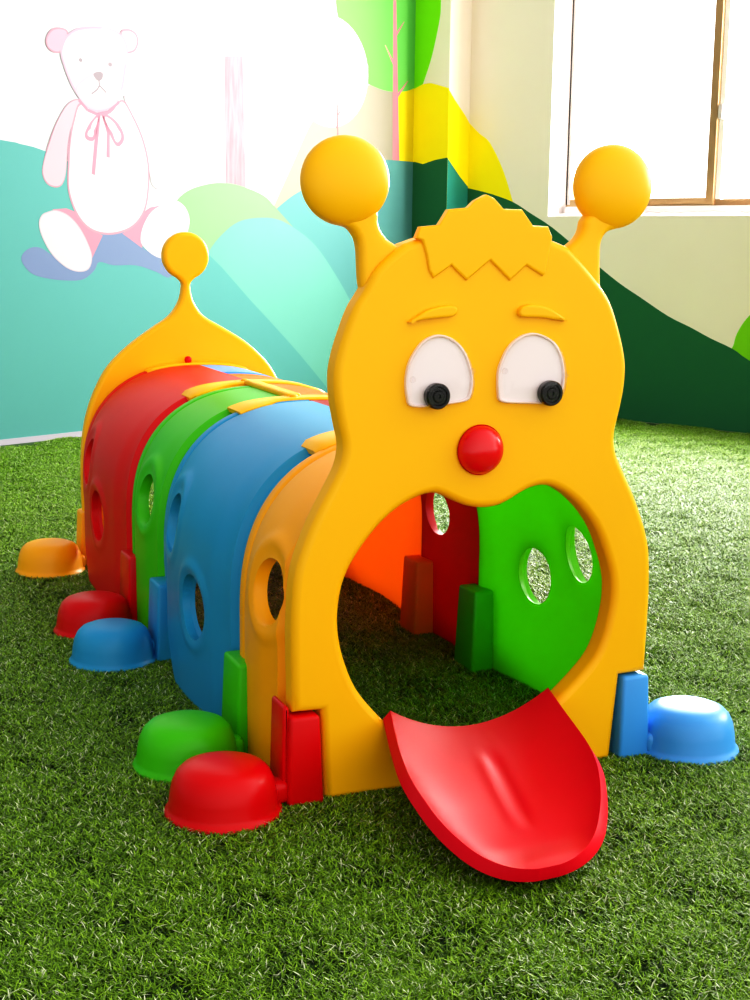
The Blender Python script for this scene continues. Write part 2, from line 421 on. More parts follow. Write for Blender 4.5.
# ---- feet: block straddling the seam with a round dome outside
def dome_prof(r=.112, h=.105):
    pr = [(r, .0), (r+.002, .004), (r, .010), (r*.955, .014)]
    pr += [(r*.935, .022), (r*.91, .045), (r*.87, .066), (r*.80, .083), (r*.70, .094), (r*.55, .1005), (r*.35, .1035), (r*.15, .1048), (0, .105)]
    return [(a, z*h/.105) for a, z in pr]
def foot(side, yb, yd, xd, mat, lab, y0=None, y1=None, zt=.212, xi=.335, xo=.418, front=False):
    y0 = yb-.072 if y0 is None else y0; y1 = yb+.038 if y1 is None else y1
    x0, x1 = sorted((side*xi, side*xo))
    bm = box_bm(x0, x1, y0, y1, 0, zt, .008, .007)
    if front:   # taller wing outside the panel edge
        xw0, xw1 = sorted((side*.392, side*.412))
        box_bm(xw0, xw1, y0+.016, y1+.005, 0, zt+.020, .007, .004, bm=bm)
    o = P(from_bm('foot', bm, mat)); o['label'] = lab
    db = lathe_bm(dome_prof(), 56, Matrix.Translation((side*xd, yd, 0)))
    d = from_bm('foot_dome', db, mat, o, 40)
    xa, xb = sorted((side*(xo-.01), side*(xd-.06)))
    nb = box_bm(xa, xb, yd-.024, yd+.024, .006, .052, .014)
    from_bm('neck', nb, mat, o)
    return o
foot(-1, .045, .020, .525, RED, 'red foot at the front left of the face panel', -.012, .085, .180, .330, .405, True)
foot(-1, .36, .280, .528, GRN, 'green foot between the amber and blue segments', .285, .418, .200)
foot(-1, 1.075, 1.060, .520, BLU, 'blue foot between the blue and green segments', 1.0, 1.12, .205)
foot(-1, S3, 1.365, .508, RED, 'red foot between the green and red segments', 1.34, 1.475, .205)
foot(-1, TAILY, 2.120, .506, YEL2, 'yellow foot at the tail', TAILY-.03, TAILY+.07, .185, xo=.402)
foot(1, .045, .004, .514, BLUL, 'light blue foot at the front right of the face panel', -.012, .085, .182, .336, .413)
foot(1, R1, R1, .52, GRN, 'green foot inside the right wall', xi=.308)
foot(1, R2, R2, .52, ORA, 'orange foot inside the right wall', xi=.308)
foot(1, R3, R3, .52, RED, 'red foot at the back right')
foot(1, TAILY, 2.15, .50, BLUL, 'blue foot at the tail right', TAILY-.03, TAILY+.07)

# ---- tongue ramp
def tongue():
    bm = bmesh.new(); NS, NT = 48, 44
    ax0 = Vector((-.003, .018)); ax1 = Vector((-.110, -.508))
    d = (ax1-ax0); Ln = d.length; d.normalize(); pr = Vector((-d.y, d.x))     # pr points to +x side
    if pr.x < 0: pr = -pr
    pr = Vector((.985, .17*0+.06)).normalized()
    grid = []
    for i in range(NS+1):
        s = .9975*(1-(1-i/NS)**1.9); row = []
        w = .184+.012*math.sin(PI*min(s/.8, 1))
        if s > .36: w *= (max(0, 1-((s-.36)/.64)**2.3))**(1/2.1)
        for j in range(NT+1):
            t = -1+2*j/NT
            t2 = math.sin(t*PI/2)*.6+t*.4
            c = ax0+d*(s*Ln)
            x = c.x+pr.x*w*t2; y = c.y+pr.y*w*t2
            rim = 1-(1-abs(t2)**5)*(1-sstep(.80, 1.0, s))
            zc = .112-.092*s+.014*s*s
            lift = .056*(1-s)**.7*(abs(t2)*min(1, w/.184))**2.0+.017*rim*sstep(.1, .6, s)
            gx = (w*t2-.012)/.011
            g = -.0045*math.exp(-gx*gx)*sstep(.18, .3, s)*sstep(.74, .60, s)
            g += .003*math.exp(-((gx+2.2)/1.1)**2)*sstep(.18, .3, s)*sstep(.74, .60, s)
            row.append(bm.verts.new((x, y, zc+lift+g)))
        grid.append(row)
    for i in range(NS):
        for j in range(NT):
            bm.faces.new((grid[i][j], grid[i+1][j], grid[i+1][j+1], grid[i][j+1]))
    bmesh.ops.recalc_face_normals(bm, faces=bm.faces)
    if sum(f.normal.z for f in bm.faces) < 0: bmesh.ops.reverse_faces(bm, faces=bm.faces)
    return bm
bm = tongue()
me = bpy.data.meshes.new('tongue'); bm.to_mesh(me); bm.free()
tg = link('tongue', me, REDS, None, None); me.shade_smooth()
sm = tg.modifiers.new('s', 'SOLIDIFY'); sm.thickness = .024; sm.offset = -1
bv = tg.modifiers.new('b', 'BEVEL'); bv.width = .009; bv.segments = 4; bv.limit_method = 'ANGLE'; bv.angle_limit = math.radians(50)
P(tg); tg['label'] = 'red tongue shaped ramp hanging out of the mouth'

# ================================================================== THE ROOM
ANG = math.radians(24.9308)
U = Vector((math.cos(ANG), math.sin(ANG), 0)); V = Vector((math.sin(ANG), -math.cos(ANG), 0))
K = Vector((2.8693, 6.5564, 0)); Zv = Vector((0, 0, 1))
HT = 3.3
def WL(t, z, o=0): return K+U*t+V*o+Zv*z          # left wall: t < 0 along it, o out into the room
def WR(t, z, o=0): return K+V*t-U*o+Zv*z          # right wall
QC, PC = .217, .305                               # corner column
def FA(t, z, o=0): return K-U*(QC+o)+V*t+Zv*z     # column side face
def FB(t, z, o=0): return K+U*t+V*(PC+o)+Zv*z     # column front face

WHITE = paint('wall_white_paint', (206, 206, 208))
CREAMW = paint('wall_cream_paint', (240, 223, 204))
JAMB = paint('jamb_white_paint', (245, 243, 240))
TEAL = paint('mural_teal', (92, 161, 154)); TEAL_LIT = paint('mural_deep_teal_lit', (52, 142, 128))  # deep teal: dark green hill paint with window light put into the colour
MINT = paint('mural_mint', (110, 180, 160)); PGRN = paint('mural_pale_green', (130, 194, 122))
MTEAL_LIT = paint('mural_mid_teal_lit', (96, 156, 152)); CREAM_GLARE = paint('mural_cream_glare', (166, 157, 136))
YELR = paint('hill_yellow', (255, 228, 0)); YELP = paint('mural_yellow', (255, 226, 0)); LIME_LIT = paint('mural_lime_lit', (116, 206, 94)); LIMED = paint('mural_leaf_green', (132, 222, 10))  # lime is the leaf green crown paint, strong light put into its colour
DKG = paint('mural_dark_green', (44, 108, 70)); PINK = paint('mural_pink', (214, 138, 150)); PPINK = paint('mural_pale_pink', (188, 173, 182))
BPINK = paint('bear_pink', (188, 160, 176)); BWHITE = paint('bear_white', (203, 196, 200)); BLINE = paint('bear_outline', (186, 140, 154))
BGREY = paint('bear_shadow', (116, 132, 166)); BEYE = paint('bear_eye', (150, 136, 142)); RIB = paint('bear_ribbon', (196, 132, 150)); PBLUE = paint('mural_pale_blue', (164, 165, 171))
BUSH = paint('mural_bush_green', (130, 200, 20))

def quadbox(name, c, mat, parent=None):
    """c: eight corners, bottom ring then top ring"""
    bm = bmesh.new(); v = [bm.verts.new(p) for p in c]
    for f in ((0, 1, 2, 3), (7, 6, 5, 4), (0, 4, 5, 1), (1, 5, 6, 2), (2, 6, 7, 3), (3, 7, 4, 0)): bm.faces.new([v[i] for i in f])
    return from_bm(name, bm, mat, parent, None)
def wbox(name, F, t0, t1, z0, z1, o0, o1, mat, parent=None):
    return quadbox(name, [F(t0, z0, o0), F(t1, z0, o0), F(t1, z0, o1), F(t0, z0, o1), F(t0, z1, o0), F(t1, z1, o0), F(t1, z1, o1), F(t0, z1, o1)], mat, parent)

wl = wbox('wall_left', WL, -8.0, .25, 0, HT, 0, -.25, WHITE); tag(wl, kind='structure')
# right wall with the window opening cut out
OT0, OT1, OZ0, OZ1 = .977, 3.35, 1.259, 2.85
bm = bmesh.new()
def addq(pts): bm.faces.new([bm.verts.new(p) for p in pts])
TE = 11.0
for o in (0, -.25):
    addq([WR(-.25, 0, o), WR(OT0, 0, o), WR(OT0, HT, o), WR(-.25, HT, o)])
    addq([WR(OT1, 0, o), WR(TE, 0, o), WR(TE, HT, o), WR(OT1, HT, o)])
    addq([WR(OT0, 0, o), WR(OT1, 0, o), WR(OT1, OZ0, o), WR(OT0, OZ0, o)])
    addq([WR(OT0, OZ1, o), WR(OT1, OZ1, o), WR(OT1, HT, o), WR(OT0, HT, o)])
nf = len(bm.faces)
addq([WR(OT0, OZ0, 0), WR(OT1, OZ0, 0), WR(OT1, OZ0, -.25), WR(OT0, OZ0, -.25)])
addq([WR(OT0, OZ1, 0), WR(OT1, OZ1, 0), WR(OT1, OZ1, -.25), WR(OT0, OZ1, -.25)])
addq([WR(OT0, OZ0, 0), WR(OT0, OZ1, 0), WR(OT0, OZ1, -.25), WR(OT0, OZ0, -.25)])
addq([WR(OT1, OZ0, 0), WR(OT1, OZ1, 0), WR(OT1, OZ1, -.25), WR(OT1, OZ0, -.25)])
bm.faces.ensure_lookup_table()
for f in list(bm.faces)[nf:]: f.material_index = 1
addq([WR(-.25, HT, 0), WR(TE, HT, 0), WR(TE, HT, -.25), WR(-.25, HT, -.25)])
addq([WR(TE, 0, 0), WR(TE, HT, 0), WR(TE, HT, -.25), WR(TE, 0, -.25)])
bmesh.ops.remove_doubles(bm, verts=bm.verts, dist=.0005)
wr = from_bm('wall_right', bm, [CREAMW, JAMB], None, None); tag(wr, kind='structure')
# corner column
cc = quadbox('trim_1', [FA(0, 0), FA(PC, 0), FB(0, 0), WR(0, 0)]+[FA(0, HT), FA(PC, HT), FB(0, HT), WR(0, HT)], CREAMW); tag(cc, kind='structure')
bb = wbox('baseboard_left', WL, -8, -QC, 0, .030, 0, .012, paint('baseboard_paint', (160, 155, 162))); tag(bb, kind='structure')

# floor slab under the turf
SOIL, snt, sb, so_ = new_mat('turf_backing')
sb.inputs['Base Color'].default_value = srgb(28, 52, 16); sb.inputs['Roughness'].default_value = .95
nz = snt.nodes.new('ShaderNodeTexNoise'); nz.inputs['Scale'].default_value = 60
rp = snt.nodes.new('ShaderNodeValToRGB'); rp.color_ramp.elements[0].color = srgb(18, 36, 10); rp.color_ramp.elements[1].color = srgb(48, 84, 24)
snt.links.new(nz.outputs['Fac'], rp.inputs[0]); snt.links.new(rp.outputs[0], sb.inputs['Base Color'])
A, B_, C_, D_ = WL(-8, 0, 0), WR(0, 0, 0), WR(TE, 0, 0), WL(-8, 0, TE)
fl = quadbox('floor', [p-Zv*.05 for p in (A, B_, C_, D_)]+[p+Zv*0 for p in (A, B_, C_, D_)], SOIL); tag(fl, kind='structure')

# ---- murals: flat paint layers on the walls
def mural(name, F, polys, parent, layer=1, mats=None):
    """polys: list of (points, material index)"""
    bm = bmesh.new()
    for q, (pts, mi, dl) in enumerate(polys):
        f = bm.faces.new([bm.verts.new(F(t, z, .00025*layer+.00006*dl)) for t, z in pts]); f.material_index = mi
        nrm = F(0, 0, 1)-F(0, 0, 0); f.normal_update()
        if f.normal.dot(nrm) < 0: f.normal_flip()
    bmesh.ops.triangulate(bm, faces=bm.faces)
    return from_bm(name, bm, mats, parent, None, False)
lo = .03
hE = [(-1.75, lo), (-1.655, 1.12)]+crom([(-1.655, 1.156), (-1.556, 1.223), (-1.379, 1.336), (-1.259, 1.395), (-1.012, 1.509), (-.736, 1.585), (-.477, 1.617), (-QC, 1.616)], 4)+[(-QC, lo)]
hC = [(-2.6, lo)]+crom([(-2.42, .95), (-2.31, 1.218), (-2.257, 1.304), (-2.153, 1.368), (-1.993, 1.407), (-1.861, 1.411), (-1.719, 1.39), (-1.58, 1.348), (-1.481, 1.279), (-1.275, 1.119)], 4)+[(-1.1, lo)]
hD = [(-2.2, lo)]+crom([(-2.12, .85), (-2.025, 1.011), (-1.919, 1.114), (-1.792, 1.189), (-1.638, 1.216), (-1.464, 1.21), (-1.287, 1.143), (-1.133, 1.048), (-.978, .895), (-.827, .715), (-.57, .368), (-.4, lo)], 4)
hB = [(-8, lo), (-8, 1.40)]+crom([(-7, 1.45), (-5, 1.60), (-4.2, 1.62), (-3.408, 1.569), (-3.291, 1.556), (-3.158, 1.533), (-2.921, 1.452), (-2.659, 1.318), (-2.523, 1.23), (-2.347, 1.133), (-2.036, 1.005), (-1.697, .724), (-1.489, .553), (-1.272, .368), (-.997, .113), (-.93, lo)], 3)
cream = [(-1.75, 1.0)]+crom([(-1.531, 1.236), (-1.362, 1.512), (-1.148, 1.844), (-.926, 1.982), (-.65, 2.08), (-.40, 2.063)], 4)+[(-.40, 1.2)]
crown = crom([(-1.2, 3.2), (-1.05, 2.909), (-.985, 2.71), (-.972, 2.563), (-.95, 2.464), (-.905, 2.40)], 3)+[(-.67, 2.20), (-.669, 2.085)]+crom([(-.669, 2.085), (-.525, 2.059), (-.388, 2.058), (-.289, 2.073), (-QC, 2.097)], 3)+[(-QC, 3.2)]
yel = [(-.405, 1.3), (-.405, 2.2), (-QC, 2.2), (-QC, 1.3)]
circ = [(-1.02+.352*math.cos(a), 2.13+.34*math.sin(a)) for a in [2*PI*i/40 for i in range(40)]]
tag(mural('painted_hill', WL, [(cream, 0, 0)], wl, 1, [CREAM_GLARE]), 'yellow painted hill, glare put into its pale cream colour')  # overexposed part of the yellow hill, glare put into the colour
tag(mural('painted_hill', WL, [(yel, 0, 0)], wl, 2, [YELP]), 'bright yellow painted hill')
tag(mural('painted_tree_crown', WL, [(crown, 0, 0)], wl, 3, [LIME_LIT]), 'green painted tree crown, strong light put into its pale colour')
tag(mural('painted_tree_crown', WL, [(circ, 0, 0)], wl, 4, [WHITE]), 'white painted tree crown')
def twig(a, b, w0, w1):
    d = Vector((b[0]-a[0], b[1]-a[1])).normalized(); n = Vector((-d.y, d.x))
    return [(a[0]+n.x*w0, a[1]+n.y*w0), (a[0]-n.x*w0, a[1]-n.y*w0), (b[0]-n.x*w1, b[1]-n.y*w1), (b[0]+n.x*w1, b[1]+n.y*w1)]
trunk = [twig((-.388, 1.58), (-.425, 2.63), .034, .016), twig((-.425, 2.63), (-.44, 3.1), .012, .006), twig((-.412, 2.41), (-.33, 2.509), .010, .003), twig((-.408, 2.21), (-.512, 2.343), .012, .003), twig((-.398, 2.02), (-.284, 2.137), .012, .003)]
tag(mural('painted_tree_trunk', WL, [(p, 0, i) for i, p in enumerate(trunk)], wl, 5, [PINK]), 'thin pink painted trunk with branches')
st = [twig((-.94, 1.6), (-.958, 2.083), .011, .003), twig((-.943, 1.871), (-.904, 1.929), .006, .002), twig((-.943, 1.78), (-.979, 1.817), .006, .002)]
tag(mural('painted_tree_trunk', WL, [(p, 0, i) for i, p in enumerate(st)], wl, 5, [paint('mural_faint_pink', (152, 112, 114))]), 'faint pink painted sapling')
bars = [([(-1.952, 2.437), (-1.713, 2.468), (-1.715, 2.158), (-1.91, 2.138)], 1, 0), ([(-1.91, 2.437), (-1.93, 3.2), (-1.72, 3.2), (-1.713, 2.468)], 1, 1)]
# brushy pink trunk
PB, pnt, pb_, po_ = new_mat('mural_brushed_pink')
tcn = pnt.nodes.new('ShaderNodeTexCoord'); mp = pnt.nodes.new('ShaderNodeMapping'); mp.inputs['Scale'].default_value = (40, 40, 5)
nn = pnt.nodes.new('ShaderNodeTexNoise'); nn.inputs['Scale'].default_value = 1.2; nn.inputs['Detail'].default_value = 5
rr_ = pnt.nodes.new('ShaderNodeValToRGB'); rr_.color_ramp.elements[0].position = .35; rr_.color_ramp.elements[0].color = srgb(124, 102, 110); rr_.color_ramp.elements[1].position = .65; rr_.color_ramp.elements[1].color = srgb(134, 122, 128)
pnt.links.new(tcn.outputs['Object'], mp.inputs[0]); pnt.links.new(mp.outputs[0], nn.inputs['Vector']); pnt.links.new(nn.outputs['Fac'], rr_.inputs[0]); pnt.links.new(rr_.outputs[0], pb_.inputs['Base Color']); pb_.inputs['Roughness'].default_value = .8
bars.append(([(-1.894, 2.134), (-1.747, 2.149), (-1.727, 1.30), (-1.885, 1.30)], 0, 2))
tag(mural('painted_tree_trunk', WL, bars, wl, 2, [PB, PBLUE]), 'pale pink brushed trunk')
tag(mural('painted_hill', WL, [(hE, 0, 0)], wl, 6, [MTEAL_LIT]), 'mid teal painted hill, strong light put into its colour')  # same paint as the dark green hill, strong light put into the colour
tag(mural('painted_hill', WL, [(hC, 0, 0)], wl, 7, [PGRN]), 'pale green painted hill')
tag(mural('painted_hill', WL, [(hD, 0, 0)], wl, 8, [MINT]), 'mint painted hill')
tag(mural('painted_hill', WL, [(hB, 0, 0)], wl, 9, [TEAL]), 'broad teal painted hill')

# the painted bear
def ring(pts, w):
    """band along the inside of a closed loop"""
    N = len(pts); cx = sum(p[0] for p in pts)/N; cz = sum(p[1] for p in pts)/N
    out = []
    for i in range(N):
        a, b2 = pts[i], pts[(i+1) % N]
        sh = lambda p: (p[0]+(cx-p[0])*w/max(math.hypot(cx-p[0], cz-p[1]), .01), p[1]+(cz-p[1])*w/max(math.hypot(cx-p[0], cz-p[1]), .01))
        out.append([a, b2, sh(b2), sh(a)])
    return out
def stroke(pts, w):
    return [twig(a, b2, w, w) for a, b2 in zip(pts, pts[1:])]
B = {}
B['shadow'] = [(-3.183, 1.027), (-3.244, 1.029), (-3.296, .997), (-3.303, .954), (-3.248, .895), (-3.154, .868), (-3.03, .855), (-2.92, .86), (-2.845, .908), (-2.81, .953), (-2.713, .935), (-2.558, .934), (-2.42, .898), (-2.318, .865), (-2.255, .953), (-2.378, .984), (-2.497, 1.023), (-2.593, 1.107), (-2.784, 1.105), (-2.862, .976), (-2.955, .916), (-3.114, .99)]
B['earL'] = [(-2.979, 2.15), (-3.031, 2.163), (-3.084, 2.146), (-3.116, 2.1), (-3.112, 2.059), (-3.079, 2.034), (-3.027, 2.037), (-2.99, 2.09)]
B['earR'] = [(-2.634, 2.19), (-2.577, 2.206), (-2.53, 2.187), (-2.516, 2.144), (-2.538, 2.097), (-2.58, 2.078), (-2.605, 2.083), (-2.63, 2.14)]
B['head'] = [(-2.917, 2.172), (-2.809, 2.194), (-2.717, 2.195), (-2.644, 2.178), (-2.603, 2.135), (-2.59, 2.077), (-2.607, 1.987), (-2.628, 1.889), (-2.662, 1.82), (-2.729, 1.771), (-2.803, 1.751), (-2.866, 1.768), (-2.919, 1.814), (-2.97, 1.882), (-3.011, 1.97), (-3.03, 2.039), (-3.007, 2.105), (-2.971, 2.142)]
B['patch'] = [(-2.769, 2.184), (-2.717, 2.189), (-2.650, 2.172), (-2.612, 2.135), (-2.598, 2.077), (-2.612, 2.009), (-2.667, 1.982), (-2.741, 1.989), (-2.776, 2.051)]
B['muzzle'] = [(-2.941, 1.863), (-2.898, 1.91), (-2.825, 1.952), (-2.76, 1.963), (-2.687, 1.936), (-2.641, 1.888), (-2.643, 1.86), (-2.671, 1.812), (-2.728, 1.778), (-2.803, 1.762), (-2.866, 1.775), (-2.914, 1.815)]
B['nose'] = [(-2.821, 1.948), (-2.788, 1.963), (-2.761, 1.954), (-2.765, 1.929), (-2.787, 1.914), (-2.811, 1.925)]
B['torso'] = [(-2.911, 1.793), (-2.803, 1.746), (-2.71, 1.765), (-2.633, 1.83), (-2.559, 1.746), (-2.494, 1.63), (-2.457, 1.495), (-2.46, 1.357), (-2.492, 1.233), (-2.573, 1.146), (-2.689, 1.106), (-2.802, 1.105), (-2.894, 1.141), (-2.964, 1.221), (-3.005, 1.337), (-3.001, 1.469), (-2.989, 1.585), (-2.958, 1.703)]
B['armL'] = [(-2.919, 1.81), (-2.991, 1.78), (-3.065, 1.681), (-3.121, 1.563), (-3.16, 1.447), (-3.156, 1.389), (-3.12, 1.351), (-3.058, 1.347), (-3.021, 1.395), (-3.0, 1.512), (-2.978, 1.644), (-2.921, 1.749)]
B['armR'] = [(-2.623, 1.845), (-2.557, 1.821), (-2.482, 1.721), (-2.416, 1.589), (-2.369, 1.453), (-2.36, 1.391), (-2.401, 1.364), (-2.44, 1.388), (-2.458, 1.48), (-2.494, 1.63), (-2.559, 1.746)]
B['legL'] = [(-3.106, 1.229), (-3.017, 1.237), (-2.964, 1.221), (-2.894, 1.141), (-2.784, 1.097), (-2.852, .984), (-2.881, .938), (-2.95, 1.103)]
B['legR'] = [(-2.452, 1.257), (-2.492, 1.233), (-2.573, 1.146), (-2.651, 1.11), (-2.594, 1.077), (-2.516, 1.031), (-2.495, 1.124), (-2.352, 1.275)]
B['soleL'] = [(-3.142, 1.214), (-3.08, 1.225), (-3.001, 1.198), (-2.931, 1.133), (-2.878, 1.044), (-2.858, .976), (-2.882, .916), (-2.947, .901), (-3.028, .924), (-3.114, .99), (-3.173, 1.078), (-3.193, 1.15), (-3.177, 1.194)]
B['soleR'] = [(-2.352, 1.28), (-2.27, 1.301), (-2.199, 1.263), (-2.168, 1.193), (-2.19, 1.113), (-2.25, 1.02), (-2.337, .975), (-2.418, .984), (-2.497, 1.031), (-2.525, 1.077), (-2.504, 1.155), (-2.443, 1.234)]
B['bow1'] = [(-2.789, 1.741), (-2.841, 1.704), (-2.883, 1.643), (-2.88, 1.606), (-2.835, 1.598), (-2.81, 1.64)]
B['bow2'] = [(-2.77, 1.743), (-2.692, 1.722), (-2.637, 1.666), (-2.629, 1.614), (-2.668, 1.578), (-2.71, 1.617)]
B['tail1'] = [(-2.792, 1.741), (-2.826, 1.595), (-2.849, 1.424), (-2.827, 1.418), (-2.804, 1.582), (-2.781, 1.73)]
B['tail2'] = [(-2.776, 1.742), (-2.741, 1.645), (-2.748, 1.518), (-2.726, 1.515), (-2.723, 1.646), (-2.757, 1.732)]
for k_ in B: B[k_] = crom(B[k_], 4, True) if k_ not in ('legL', 'legR', 'tail1', 'tail2') else B[k_]
BM = [BWHITE, BPINK, BLINE, BGREY, BEYE, RIB, PPINK]
bp = [(B['shadow'], 3, 0)]
def fill(k_, mi, dl, line=None, w=.012):
    bp.append((B[k_], mi, dl))
    if line is not None: bp.extend((r, line, dl+1) for r in ring(B[k_], w))
fill('armR', 0, 1, None); bp.extend((s_, 6, 3) for s_ in stroke(B['armR'][:26], .006))
fill('armL', 6, 1, 2, .008)
fill('legL', 5, 1); fill('legR', 5, 1)
fill('torso', 0, 4, 2, .012); fill('soleL', 0, 6, 6, .006); fill('soleR', 0, 6)
fill('earL', 1, 2, 2, .010); fill('earR', 6, 2, 2, .010)
fill('head', 0, 7, 1, .014); fill('patch', 6, 9); fill('muzzle', 0, 10, 6, .014); fill('nose', 4, 12)
bp.extend((s_, 4, 13) for s_ in stroke([(-2.837, 1.843), (-2.80, 1.868), (-2.784, 1.891), (-2.741, 1.858)], .004))
bp.extend((s_, 4, 13) for s_ in stroke([(-2.787, 1.914), (-2.784, 1.891)], .004))
for ex, ez in ((-2.903, 2.011), (-2.711, 2.007)):
    bp.append(([(ex+.012*math.cos(a), ez+.010*math.sin(a)) for a in [2*PI*i/12 for i in range(12)]], 4, 13))
bp.extend((s_, 5, 9) for s_ in stroke([(-2.92, 1.805), (-2.866, 1.757), (-2.803, 1.739), (-2.729, 1.758), (-2.655, 1.815)], .008))
for k_ in ('bow1', 'bow2'): bp.extend((r, 5, 11) for r in ring(B[k_], .022))
fill('tail1', 5, 11); fill('tail2', 5, 11)
tag(mural('painted_bear', WL, bp, wl, 12, BM), 'pale pink and white seated toy bear painted on the wall')

# murals round the column and on the right wall
cA = [(.0, 3.2), (.215, 3.2)]+crom([(.218, 2.9), (.219, 2.638), (.214, 2.532), (.175, 2.373), (.135, 2.249), (.077, 2.118)], 4)+[(0, 2.092)]
yA = [(0, 1.3), (0, 2.095), (.077, 2.117)]+crom([(.077, 2.117), (.135, 2.121), (.182, 2.112), (.305, 2.078)], 3)+[(.305, 1.3)]
gA = [(0, lo), (0, 1.616), (.02, 1.616), (.09, 1.600), (.195, 1.624), (.305, 1.637), (.305, lo)]
tag(mural('painted_tree_crown', FA, [(cA, 0, 0)], cc, 2, [LIMED]), 'leaf green painted tree crown')
tag(mural('painted_hill', FA, [(yA, 0, 0)], cc, 1, [YELR]), 'yellow painted hill')
tag(mural('painted_hill', FA, [(gA, 0, 0)], cc, 3, [DKG]), 'dark green painted hill')
yB = [(-QC, 1.2), (-QC, 2.068), (-.155, 2.008), (-.048, 1.921), (0, 1.872), (0, 1.2)]
gB = [(-QC, lo), (-QC, 1.632), (-.171, 1.591), (-.085, 1.517), (0, 1.455), (0, lo)]
tag(mural('painted_hill', FB, [(yB, 0, 0)], cc, 1, [YELR]), 'yellow painted hill')
tag(mural('painted_hill', FB, [(gB, 0, 0)], cc, 3, [TEAL_LIT]), 'deep teal painted hill, window light put into its colour')
yR = [(PC, 1.2), (PC, 1.872)]+crom([(PC, 1.872), (.337, 1.845), (.398, 1.797), (.485, 1.736), (.6, 1.559), (.69, 1.352)], 4)+[(.72, 1.2)]
gR = [(PC, .001), (PC, 1.447)]+crom([(PC, 1.447), (.385, 1.432), (.522, 1.402), (.69, 1.352), (.832, 1.281), (1.019, 1.185), (1.274, 1.018), (1.528, .856), (1.693, .769), (1.897, .662), (2.052, .603), (2.19, .545), (2.345, .489), (2.46, .426), (2.8, .28), (3.2, .12), (3.5, .001)], 3)
bu = crom([(2.355, .43), (2.350, .52), (2.375, .60), (2.442, .692), (2.56, .78), (2.75, .83), (2.95, .78), (3.1, .62), (3.15, .40), (3.1, .1), (2.6, .1)], 4, True)
tag(mural('painted_hill', WR, [(yR, 0, 0)], wr, 1, [YELR]), 'yellow painted hill')
tag(mural('painted_bush', WR, [(bu, 0, 0)], wr, 2, [BUSH]), 'bright green painted bush')
tag(mural('painted_hill', WR, [(gR, 0, 0)], wr, 3, [DKG]), 'dark green painted hill')

# ---- window
W = empty('window_1', WR(OT0, OZ0, -.12)); tag(W, kind='structure')
WI = Matrix.Translation(-WR(OT0, OZ0, -.12))
TAN = plastic('bronze_aluminium', (160, 124, 84), .5, .04, bump=0)
TANP = plastic('pale_bronze_aluminium', (206, 190, 186), .6, .08, bump=0)
DARK = plastic('black_gasket', (40, 34, 30), .6, .02, bump=0)
CAULK = paint('white_caulk', (240, 236, 232))
def wp(name, *a, mat):
    o = wbox(name, WR, *a, mat); o.parent = W; o.matrix_parent_inverse = WI; return o
f0, f1 = -.095, -.155
fr_ = wp('window_frame', OT0+.018, OT0+.060, OZ0+.02, OZ1, f0, f1, mat=TANP)
x = wp('window_gasket', OT0+.060, OT0+.070, OZ0+.075, OZ1, f0-.008, f1, mat=DARK)
wp('window_frame', OT0+.070, OT0+.092, OZ0+.075, OZ1, f0-.01, f1, mat=TANP)
wp('window_rail', OT0+.010, OT1, OZ0+.018, OZ0+.062, f0, f1, mat=TANP)
wp('window_rail', OT0+.06, 2.10, OZ0+.062, OZ0+.108, f0-.01, f1, mat=TAN)
wp('window_rail', 2.10, OT1, OZ0+.062, OZ0+.100, f0-.03, f1, mat=TAN)
wp('window_rail', OT0+.01, OT1, OZ1-.05, OZ1, f0, f1, mat=TAN)
wp('window_mullion', 2.052, 2.100, OZ0+.10, OZ1-.05, f0-.005, f1, mat=TAN)
wp('window_mullion', 2.102, 2.135, OZ0+.10, OZ1-.05, f0-.03, f1, mat=JAMB)
wp('window_latch', 2.108, 2.134, 1.82, 1.90, f0, f0-.03, mat=TANP)
wp('window_frame', OT1-.05, OT1, OZ0+.02, OZ1, f0, f1, mat=TANP)
# ragged caulk bead along the sill
bm = bmesh.new(); random.seed(3); prev = None
for i in range(61):
    t = OT0+.01+(OT1-OT0-.02)*i/60; h = .016+.012*random.random(); d = f0+.012+.012*random.random()
    r = [bm.verts.new(WR(t, OZ0, d)), bm.verts.new(WR(t, OZ0+h*.8, d-.004)), bm.verts.new(WR(t, OZ0+h, f0-.002)), bm.verts.new(WR(t, OZ0, f0-.002))]
    if prev:
        for j in range(4): bm.faces.new((prev[j], prev[(j+1) % 4], r[(j+1) % 4], r[j]))
    prev = r
ck = from_bm('window_caulk', bm, CAULK); ck.parent = W; ck.matrix_parent_inverse = WI
m, nt, b, out = new_mat('window_glass')
tr = nt.nodes.new('ShaderNodeBsdfTransparent'); gl = nt.nodes.new('ShaderNodeBsdfGlossy'); gl.inputs['Roughness'].default_value = .02
lw_ = nt.nodes.new('ShaderNodeLayerWeight'); lw_.inputs['Blend'].default_value = .5; pw_ = nt.nodes.new('ShaderNodeMath'); pw_.operation = 'POWER'; pw_.inputs[1].default_value = 4; nt.links.new(lw_.outputs['Facing'], pw_.inputs[0]); fr = nt.nodes.new('ShaderNodeMath'); fr.operation = 'MULTIPLY_ADD'; fr.inputs[1].default_value = .7; fr.inputs[2].default_value = .035; nt.links.new(pw_.outputs[0], fr.inputs[0])
mx = nt.nodes.new('ShaderNodeMixShader')
nt.links.new(fr.outputs[0], mx.inputs[0]); nt.links.new(tr.outputs[0], mx.inputs[1]); nt.links.new(gl.outputs[0], mx.inputs[2]); nt.links.new(mx.outputs[0], out.inputs['Surface'])
wp('window_pane', OT0+.08, 2.06, OZ0+.10, OZ1-.05, -.130, -.134, mat=m)
wp('window_pane', 2.13, OT1-.05, OZ0+.10, OZ1-.05, -.146, -.150, mat=m)

